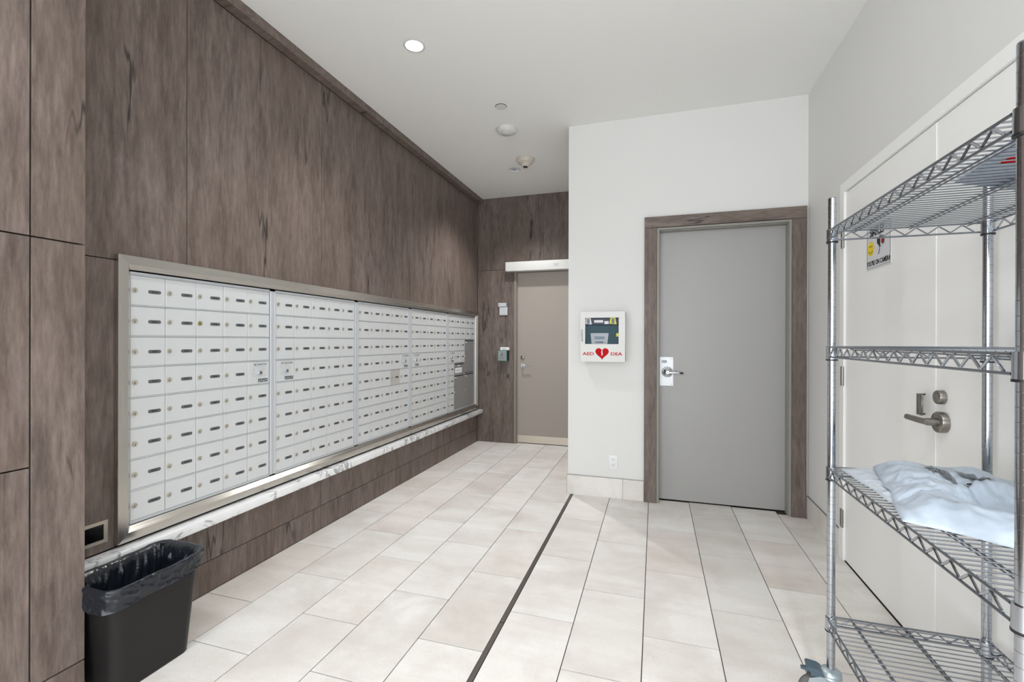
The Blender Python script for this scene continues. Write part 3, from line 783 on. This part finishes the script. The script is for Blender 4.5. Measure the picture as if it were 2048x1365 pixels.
# ------------------------------------------------------------------ wastebasket and liner
def rrect(cx, cy, hx, hy, r, n=10):
    """rounded rectangle outline, counter-clockwise"""
    pts = []
    for (sx, sy, a0) in ((1, 1, 0), (-1, 1, PI/2), (-1, -1, PI), (1, -1, 1.5*PI)):
        for k in range(n+1):
            a = a0+PI/2*k/n
            pts.append((cx+sx*(hx-r)+r*math.cos(a), cy+sy*(hy-r)+r*math.sin(a)))
    return pts
def resample(pts, N):
    L = [0.0]; P_ = pts+[pts[0]]
    for a, b in zip(P_, P_[1:]): L.append(L[-1]+math.hypot(b[0]-a[0], b[1]-a[1]))
    out = []; j = 0
    for k in range(N):
        t_ = L[-1]*k/N
        while L[j+1] < t_: j += 1
        f = (t_-L[j])/max(L[j+1]-L[j], 1e-9)
        out.append((P_[j][0]+(P_[j+1][0]-P_[j][0])*f, P_[j][1]+(P_[j+1][1]-P_[j][1])*f))
    return out
bx, by = -1.960, 1.314
bt = thing('wastebasket', 'charcoal plastic wastebasket standing between the pillar and the low wall panels', 'wastebasket', (bx, by, 0))
def ring_pts(z, N=120, off=0.0):
    f = z/.385
    hx = .098+(.121-.098)*f+off; hy = .142+(.172-.142)*f+off
    return resample(rrect(0, 0, hx, hy, .042+off), N)
b = MB(); i = b._m(M['bin']); N = 120; rings = []
levels = [(0.001, -.006), (.003, 0), (.10, 0), (.20, 0), (.30, 0), (.368, 0), (.369, .006), (.384, .007), (.387, .004), (.386, -.002), (.37, -.003), (.02, -.004)]
for (z, off) in levels: rings.append([b.bm.verts.new((p[0], p[1], z)) for p in ring_pts(z, N, off)])
for A, B in zip(rings, rings[1:]):
    for j in range(N):
        f = b.bm.faces.new((A[j], A[(j+1) % N], B[(j+1) % N], B[j])); f.smooth = True
b.bm.faces.new(rings[0][::-1]); b.bm.faces.new(rings[-1])
put('basket', b.mesh('basket'), bt)
# liner film
lg = thing('bin_liner', 'shiny black plastic bag lining the wastebasket and folded over its rim', 'bin bag', (bx, by, .02))
b = MB(); i = b._m(M['bag']); N = 360
def liner(s_, t_):
    # t_: 0 deep inside ... .55 top edge ... 1 hem outside
    base = ring_pts(.387, N)
    return base
NP = 40
RP = ring_pts(.387, N); ring_pts_n = []
for j in range(N):
    q0 = RP[j-3]; q1 = RP[(j+3) % N]; tx, ty = q1[0]-q0[0], q1[1]-q0[1]; L = math.hypot(tx, ty)
    ring_pts_n.append((ty/L, -tx/L))
def nz(x, y, z): return noise.noise(Vector((x, y, z)))
rings = []
for li in range(NP):
    t_ = li/(NP-1); row = []
    inner = t_ < .5
    k = (t_/.5) if inner else (t_-.5)/.5
    for j, p in enumerate(RP):
        s = j/N; cx_, sx_ = math.cos(2*PI*s), math.sin(2*PI*s)
        yn = p[1]/.172                                   # -1 near end .. 1 far end
        pk = .010*max(0, yn)**2+.004*nz(cx_*2, sx_*2, 1) # rim stands up at the far end
        top_z = .405+pk
        if inner:
            z = .08+(top_z-.08)*k**.75
            f = z/.385 if z < .385 else 1
            p = (p[0]*(.098+.023*f)/.121, p[1]*(.142+.03*f)/.172)
            off = -.010*(1-k)-.0095
            lean = (1-k)*1.3
            w1 = nz(cx_*3.0+lean, sx_*3.0, 2); fo = 1-abs(nz(cx_*5.5+lean*1.5, sx_*5.5+lean, 5+k*.6))*3.2
            f2 = 1-abs(nz(cx_*13+lean*2.5, sx_*13+lean, 8+k))*2.6
            fade = min(1, (1-k)*5)
            dd = off-fade*(.012*max(fo, 0)**2+.005*max(f2, 0)+.006*(w1+.5))
            dd = min(dd, -.0095) if k < .93 else off+(k-.93)/.07*.0095
        else:
            drop = .062+.030*(-yn*.5+.2)+.010*nz(cx_*1.4, sx_*1.4, 4)
            kk = max(0, (k-.12)/.88)
            z = top_z-drop*kk-.0015*(k > .12)
            flare = .013+.006*max(0, yn)*(1-kk)
            off = flare*min(1, k/.12)**.6
            # long diagonal pleats running round the rim
            ph = (z-.40)*95+7*s*PI+2.2*nz(cx_*1.5, sx_*1.5, 11)
            fo = max(0, math.sin(ph))**3
            f2 = 1-abs(nz(cx_*5+z*22, sx_*5, z*30+3))*3.2
            env = min(1, k/.2)
            dd = off+env*(.0035*fo+.0035*max(f2, 0)+.0010*nz(cx_*30, sx_*30, z*60))
            dd += .0010
        q0 = ring_pts_n[j]
        row.append(b.bm.verts.new((p[0]+q0[0]*dd, p[1]+q0[1]*dd, z-.02)))
    rings.append(row)
for A, B in zip(rings, rings[1:]):
    for j in range(N):
        f = b.bm.faces.new((A[j], A[(j+1) % N], B[(j+1) % N], B[j])); f.smooth = True
b.bm.faces.new(rings[0])
put('film', b.mesh('film'), lg)

# ------------------------------------------------------------------ camera sign on the white door
sn = thing('security_sign', 'small sign with yellow smiley and camera on the white double door', 'sign', (1.077, 2.768, 1.79))
ys0, ys1, zs0, zs1 = 2.902, 2.636, 1.674, 1.900
part('board', box(1.0735, 1.0775, ys1, ys0, zs0, zs1, M['sign'], .001), sn)
bd = MB()
for (a0, a1, c0, c1) in ((ys1+.008, ys0-.008, zs0+.008, zs0+.0095), (ys1+.008, ys0-.008, zs1-.0095, zs1-.008), (ys1+.008, ys1+.0095, zs0+.008, zs1-.008), (ys0-.0095, ys0-.008, zs0+.008, zs1-.008)):
    bd.box(1.0728, 1.0734, a0, a1, c0, c1, M['ink'])
part('border_line', bd, sn)
sb = Matrix.Translation(-Vector(sn.location))
def stext(txt, size, yc, zc, sx=1.0, bold=.03):
    o = put('lettering', text_mesh(txt, size, M['ink'], .0003, bold, sx), sn); o.matrix_basis = sb @ basis((1.0730, yc, zc), (0, -1, 0), (0, 0, 1)); o['label'] = 'black lettering '+txt
stext('SMILE!', .060, 2.785, 1.862, .95, .035)
stext("YOU'RE ON CAMERA", .034, 2.769, 1.704, .78, .03)
cy_, cz_ = 2.850, 1.782
face = MB().cyl((1.0734, cy_, cz_), (1.0728, cy_, cz_), .037, n=40, mat=M['smile'])
sf_ = part('smiley', face, sn, label='yellow smiley face')
b = MB().cyl((1.0727, cy_+.010, cz_+.012), (1.0724, cy_+.010, cz_+.012), .0045, n=12, mat=M['ink']).cyl((1.0727, cy_-.010, cz_+.012), (1.0724, cy_-.010, cz_+.012), .0045, n=12, mat=M['ink'])
b.tube([(1.0724, cy_+.022*math.cos(a), cz_-.002+.022*math.sin(a)) for a in [PI*1.12+PI*.76*k/10 for k in range(11)]], .0012, 6, M['ink'])
part('face_features', b, sf_, kind='stuff')
c0y, c0z = 2.735, 1.805
b = MB().poly([(1.0730, c0y+.045, c0z+.022), (1.0730, c0y-.005, c0z+.026), (1.0730, c0y-.030, c0z+.018), (1.0730, c0y-.030, c0z-.022), (1.0730, c0y+.012, c0z-.032), (1.0730, c0y+.045, c0z-.006)], (-.0005, 0, 0), M['ink'])
b.poly([(1.0723, c0y+.006, c0z+.014), (1.0723, c0y-.029, c0z+.014), (1.0723, c0y-.029, c0z-.022), (1.0723, c0y+.006, c0z-.029)], (-.0003, 0, 0), M['sign'])
b.cyl((1.0720, c0y-.018, c0z-.004), (1.0716, c0y-.018, c0z-.004), .016, n=24, mat=M['ink']).cyl((1.0715, c0y-.020, c0z-.004), (1.0712, c0y-.020, c0z-.004), .010, n=20, mat=M['red'])
b.tube([(1.0730, c0y+.022, c0z-.026), (1.0730, c0y+.018, c0z-.042), (1.0730, c0y+.024, c0z-.055), (1.0730, c0y+.028, c0z-.064)], .0016, 6, M['ink'])
part('camera_print', b, sn, label='black drawing of a security camera')

# ------------------------------------------------------------------ wire rack
RX0, RX1, RY0, RY1 = .589, 1.020, .985, 1.867
rk = thing('wire_rack', 'chrome wire shelving rack on casters in front of the white double door', 'shelving rack', (.8, 1.43, 0))
POSTS = [(RX0, RY1), (RX1, RY1), (RX0, RY0), (RX1, RY0)]
for (px, py) in POSTS:
    p = part('post', MB().cyl((px, py, .160), (px, py, 1.797), .0127, n=24, mat=M['rack']).lathe([(.0127, 1.797), (.0118, 1.800), (0, 1.801)], Matrix.Translation((px, py, 0)), 24, M['chrome_dull']), rk)
    b = MB(); z = .175
    while z < 1.79:
        b.lathe([(.01285, z-.0006), (.01285, z+.0006)], Matrix.Translation((px, py, 0)), 20, M['satin']); z += .0254
    part('groove_rings', b, p, kind='stuff')
def strand(b, pts, r, mat, n=8): b.tube(pts, r, n, mat)
SH = [(1.690, 1.650), (1.284, 1.240), (.862, .822), (.336, .296)]
def zig(b, a, c, zt, zb, n, r, mat):
    a = Vector(a); c = Vector(c); pts = []
    for k in range(2*n+1):
        p = a.lerp(c, k/(2*n)); p.z = zt if k % 2 else zb; pts.append(p)
    # crisp bends with short flats
    out = []
    for k, p in enumerate(pts):
        if 0 < k < len(pts)-1:
            out += [p.lerp(pts[k-1], .10), p.lerp(pts[k+1], .10)]
        else: out.append(p)
    b.tube(out, r, 6, mat)
for si, (zt, zb) in enumerate(SH):
    ft, fb_, sb_, st = zt-.004, zb+.006, zb+.006, zt-.004
    b = MB()
    xo0, xo1, yo0, yo1 = RX0-.012, RX1+.012, RY0-.012, RY1+.012
    for z, r in ((ft, .0032), (fb_, .0030)):
        b.tube([(xo0, RY0+.012, z), (xo0, RY1-.012, z)], r, 10, M['chrome_dull']); b.tube([(xo1, RY0+.012, z), (xo1, RY1-.012, z)], r, 10, M['chrome_dull'])
        b.tube([(RX0+.012, yo0, z), (RX1-.012, yo0, z)], r, 10, M['chrome_dull']); b.tube([(RX0+.012, yo1, z), (RX1-.012, yo1, z)], r, 10, M['chrome_dull'])
    sh = part('shelf', b, rk)
    b = MB()
    for xx in (xo0, xo1): zig(b, (xx, RY0+.03, 0), (xx, RY1-.02, 0), ft-.004, fb_+.003, 14, .0028, M['rack'])
    for yy in (yo0, yo1): zig(b, (RX0+.03, yy, 0), (RX1-.03, yy, 0), ft-.004, fb_+.003, 6, .0022, M['chrome_dull'])
    part('truss_wire', b, sh, kind='stuff')
    b = MB(); y = RY0+.004
    zd = zt-.0045+.0032
    while y < RY1+.002:
        b.tube([(xo0+.001, y, zd), (xo1-.001, y, zd)], .0019, 6, M['chrome_dull']); y += .0242
    part('deck_wires', b, sh, kind='stuff')
    b = MB()
    for xx in (.655, .812, .968):
        b.tube([(xx, yo0, zd-.0045), (xx, yo1, zd-.0045)], .0024, 8, M['chrome_dull'])
        b.tube([(xx, yo0+.01, zd-.012), (xx, yo1-.01, zd-.012)], .0019, 8, M['chrome_dull'])
    part('support_wires', b, sh, kind='stuff')
    for (px, py) in POSTS:
        mt = Matrix.Translation((px, py, 0))
        part('collar', MB().lathe([(.0129, zb-.002), (.0172, zb-.002), (.0170, zt), (.0129, zt)], mt, 28, M['rack']), sh)
        part('sleeve_ring', MB().lathe([(.0128, zb-.007), (.0178, zb-.007), (.0178, zb-.0022), (.0128, zb-.0022)], mt, 28, M['black']), sh, label='black plastic sleeve ring')
        if si in (0, 3): pass
tb = MB().box(RX1+.0165, RX1+.024, 1.25, 1.782, .288, .322, M['black'], .003); part('tape_wrap', tb, rk, label='black tape along the back rail')
tb = MB().box(RX1+.0165, RX1+.024, 1.60, 1.735, 1.648, 1.684, M['black'], .003); part('tape_wrap', tb, rk, label='black tape along the back rail')
def caster(px, py, ang, brake):
    """swivel caster; the wheel trails in direction ang"""
    c = MB(); ca, sa = math.cos(ang), math.sin(ang)
    T = Matrix.Translation((px, py, 0)) @ Matrix.Rotation(ang, 4, 'Z')
    def tp(x, y, z): return T @ Vector((x, y, z))
    c.lathe([(0, .166), (.010, .166), (.0115, .160), (.024, .156), (.032, .150), (.034, .143), (.031, .140), (.031, .136), (.034, .133), (.032, .126), (0, .126)], T, 36, M['caster'])
    cs = part('caster', c, rk, label='zinc swivel caster')
    for s in (-1, 1):
        pts = [tp(-.030, s*.022, .130), tp(.034, s*.022, .134), tp(.066, s*.022, .120), tp(.070, s*.022, .105), tp(.046, s*.022, .048), tp(.036, s*.022, .044), tp(.024, s*.022, .060), tp(-.010, s*.022, .100), tp(-.030, s*.022, .118)]
        e_ = T.to_3x3() @ Vector((0, s*.003, 0))
        part('fork', MB().poly(pts, e_, M['caster']), cs)
    ax = basis(tp(.036, -.016, .0635), T.to_3x3() @ Vector((1, 0, 0)), T.to_3x3() @ Vector((0, 0, 1)))
    ax = ax @ Matrix.Translation((0, 0, -.032))
    part('wheel', MB().lathe([(.0, .004), (.014, .002), (.022, .006), (.044, .006), (.047, .003), (.047, .029), (.044, .026), (.022, .026), (.014, .030), (0, .028)], ax, 36, M['wheel']), cs)
    part('tyre', MB().lathe([(.0475, .003), (.055, .003), (.0615, .009), (.0625, .016), (.0615, .023), (.055, .029), (.0475, .029)], ax, 40, M['tyre']), cs, label='dark grey tyre')
    part('axle_bolt', MB().cyl(tp(.036, -.030, .0635), tp(.036, .030, .0635), .006, n=10, mat=M['caster']), cs)
    if brake:
        pts = [tp(.022, -.024, .133), tp(.028, -.024, .150), tp(.040, -.024, .156), tp(.072, -.024, .158), tp(.076, -.024, .152), tp(.064, -.024, .142), tp(.060, -.024, .128)]
        part('brake_pedal', MB().poly(pts, T.to_3x3() @ Vector((0, .048, 0)), M['pedal']), cs, label='slate blue brake pedal')
        part('brake_release', MB().poly([tp(.066, -.006, .134), tp(.090, -.006, .136), tp(.090, -.006, .141), tp(.066, -.006, .146)], T.to_3x3() @ Vector((0, .016, 0)), M['pedal']), cs, label='dark release tab')
caster(RX0, RY1, math.radians(172), True); caster(RX1, RY1, math.radians(186), True)
caster(RX0, RY0, math.radians(150), False); caster(RX1, RY0, math.radians(200), False)

# ------------------------------------------------------------------ parcels on the rack
def fold(x): return 1-abs(x)
from mathutils.bvhtree import BVHTree
def pillow(name, label, corners, z0, hfun, mat, seed, group=None, under=None, nu=120, nv=100):
    """crumpled poly mailer: corners front-left, front-right, back-right, back-left; hfun(u, v) is its thickness"""
    F1, F2, B2, B1 = [Vector((c[0], c[1], 0)) for c in corners]
    cen = (F1+F2+B1+B2)/4
    t = thing(name, label, 'parcel', (cen.x, cen.y, z0), group=group)
    tree = None
    if under:
        me = under.children[0].data; off = Vector(under.location)
        tree = BVHTree.FromPolygons([v.co+off for v in me.vertices], [tuple(p.vertices) for p in me.polygons])
    def xy(u, v):
        wob = .012*noise.noise(Vector((u*3, v*3, seed)))
        p = F1.lerp(F2, u).lerp(B1.lerp(B2, u), v)
        q = p-cen
        return p+q.normalized()*wob if q.length > 1e-6 else p
    def floor_z(p):
        if tree is None: return z0
        best = z0
        for dx, dy in ((0, 0), (.008, 0), (-.008, 0), (0, .008), (0, -.008)):
            hit = tree.ray_cast(Vector((p.x+dx, p.y+dy, 2)), Vector((0, 0, -1)))
            if hit[0] is not None: best = max(best, hit[0].z+.002)
        return best
    def h(u, v):
        a = min(1, (min(u, 1-u)/.13))**.55; c = min(1, (min(v, 1-v)/.13))**.55
        base = a*c; s = seed
        # facets: ridged noise in several directions gives straight, sharp creases
        k1 = abs(noise.noise(Vector((u*2.2+v*1.4, v*2.6-u*1.0, s+5))))
        k2 = abs(noise.noise(Vector((u*4.6-v*2.2, v*3.8+u*2.4, s+9))))
        k3 = abs(noise.noise(Vector((u*10+v*5, v*11-u*5, s+14))))
        k4 = abs(noise.noise(Vector((u*19-v*9, v*17+u*12, s+20))))
        cre = -.030*k1-.026*k2-.010*k3-.003*k4+.016
        cre *= 1-.65*min(1, max(0, (v-.4)/.2))
        return max(.003, hfun(u, v)*base+cre*base+.004)
    def top(u, v):
        p = xy(u, v); return Vector((p.x, p.y, floor_z(p)+h(u, v)))
    b = MB(); b._m(mat)
    G = [[xy(a/(nu-1), c/(nv-1)) for c in range(nv)] for a in range(nu)]
    Z = [[floor_z(G[a][c]) for c in range(nv)] for a in range(nu)]
    gt = [[b.bm.verts.new((G[a][c].x, G[a][c].y, Z[a][c]+h(a/(nu-1), c/(nv-1)))) for c in range(nv)] for a in range(nu)]
    gb = [[b.bm.verts.new((G[a][c].x, G[a][c].y, Z[a][c]+.0006)) for c in range(nv)] for a in range(nu)]
    for a in range(nu-1):
        for c in range(nv-1):
            f = b.bm.faces.new((gt[a][c], gt[a+1][c], gt[a+1][c+1], gt[a][c+1])); f.smooth = True
            b.bm.faces.new((gb[a][c], gb[a][c+1], gb[a+1][c+1], gb[a+1][c]))
    for a in range(nu-1):
        for c in (0, nv-1):
            f = b.bm.faces.new((gt[a][c], gb[a][c], gb[a+1][c], gt[a+1][c])); f.smooth = True
    for c in range(nv-1):
        for a in (0, nu-1):
            f = b.bm.faces.new((gt[a][c], gt[a][c+1], gb[a][c+1], gb[a][c])); f.smooth = True
    part('film', b, t)
    return t, top
def ramp(x, pts):
    for (a, c), (a2, c2) in zip(pts, pts[1:]):
        if x <= a2: k = (x-a)/(a2-a); return c+(c2-c)*k
    return pts[-1][1]
def decal(t, fn, u0, u1, v0, v1, mat, name='print', up=.0018, n=6, root=None, bars=None, **kw):
    """thin print that follows the surface fn(u, v); bars: list of (a, b) stripes across u"""
    b = MB(); b._m(mat)
    for (a, c) in (bars or [(0, 1)]):
        uu0, uu1 = u0+(u1-u0)*a, u0+(u1-u0)*c
        nn = 2 if bars else n
        b.grid(lambda s, q: fn(uu0+(uu1-uu0)*s, v0+(v1-v0)*q)+Vector((0, 0, up)), nn, n, mat)
    return part(name, b, root or t, **kw)
SZ = .8632
tB, topB = pillow('parcel', 'smaller white mailer bag on the third shelf, partly under the large bag',
                  [(.612, 1.475), (.90, 1.50), (.95, 1.83), (.607, 1.835)], SZ, lambda u, v: .012, M['poly'], 3.3, 'poly mailer parcels on the rack')
def hA(u, v):
    base = ramp(v, [(0, .040), (.07, .046), (.2, .045), (.38, .034), (.62, .036), (.86, .040), (1, .02)])
    # deep slanting crease from the back left towards the front middle
    d_ = (u-.30)-(1-v)*.28
    base -= .018*math.exp(-(d_/.035)**2)*min(1, max(0, (v-.15)/.1))*min(1, max(0, (.75-v)/.2))
    return base
tA, topA = pillow('parcel', 'large crumpled pale white mailer bag with barcodes filling the third shelf',
                  [(.572, 1.345), (1.00, 1.045), (1.024, 1.760), (.700, 1.832)], SZ+.0004, hA, M['poly2'], 11.7, 'poly mailer parcels on the rack', under=tB)
random.seed(5)
def bars(n, dens=.5):
    out = []; x = 0.0
    while x < 1:
        w_ = random.uniform(.5, 1.6)/n; out.append((x, min(1, x+w_*dens))); x += w_
    return out
decal(tA, topA, .27, .40, .58, .74, M['ink'], 'barcode', up=.0030, bars=bars(15, .5), n=12, label='barcode')
decal(tA, topA, .47, .58, .60, .78, M['ink'], 'barcode', up=.0030, bars=bars(20, .45), n=12, label='barcode')
decal(tA, topA, .425, .445, .56, .60, M['ink'], 'lettering', up=.0032, bars=[(0, .3), (.6, 1)], n=4)
decal(tA, topA, .71, .80, .27, .39, M['ink_soft'], 'barcode', up=.0032, bars=bars(14, .6), n=12, label='barcode')
decal(tA, topA, .62, .65, .38, .46, M['ink'], 'lettering', up=.0030, bars=[(0, .2), (.3, .5), (.6, .7), (.8, 1)], n=4)
decal(tA, topA, .68, .76, .62, .626, M['ink'], 'lettering', up=.0030, n=8)
decal(tA, topA, .80, .92, .46, .54, M['ink_soft'], 'lettering', up=.0030, bars=bars(9, .2), n=8)
eb = thing('black_envelope', 'slim black envelope standing along the back rail behind the large mailer bag', 'envelope', (1.02, 1.4, SZ))
part('sleeve', box(1.0285, 1.0365, 1.06, 1.740, .8632, .948, M['black'], .003, 2), eb)
zt0 = SH[0][0]+.0012
tC, topC = pillow('parcel', 'blue grey mailer bag with red and navy print on the top shelf',
                  [(.66, 1.02), (.99, 1.02), (1.0, 1.60), (.70, 1.40)], zt0, lambda u, v: .028, M['poly3'], 21.0, 'poly mailer parcels on the rack', nu=60, nv=60)
b = MB(); b.cyl((.745, 1.262, zt0-.0002), (.745, 1.262, zt0+.0004), .030, n=24, mat=M['red']); part('red_print', b, tC, label='round red print')
b = MB(); b.cyl((.79, 1.265, zt0-.0002), (.79, 1.265, zt0+.0004), .022, n=24, mat=M['navy']); part('navy_print', b, tC, label='round navy print')
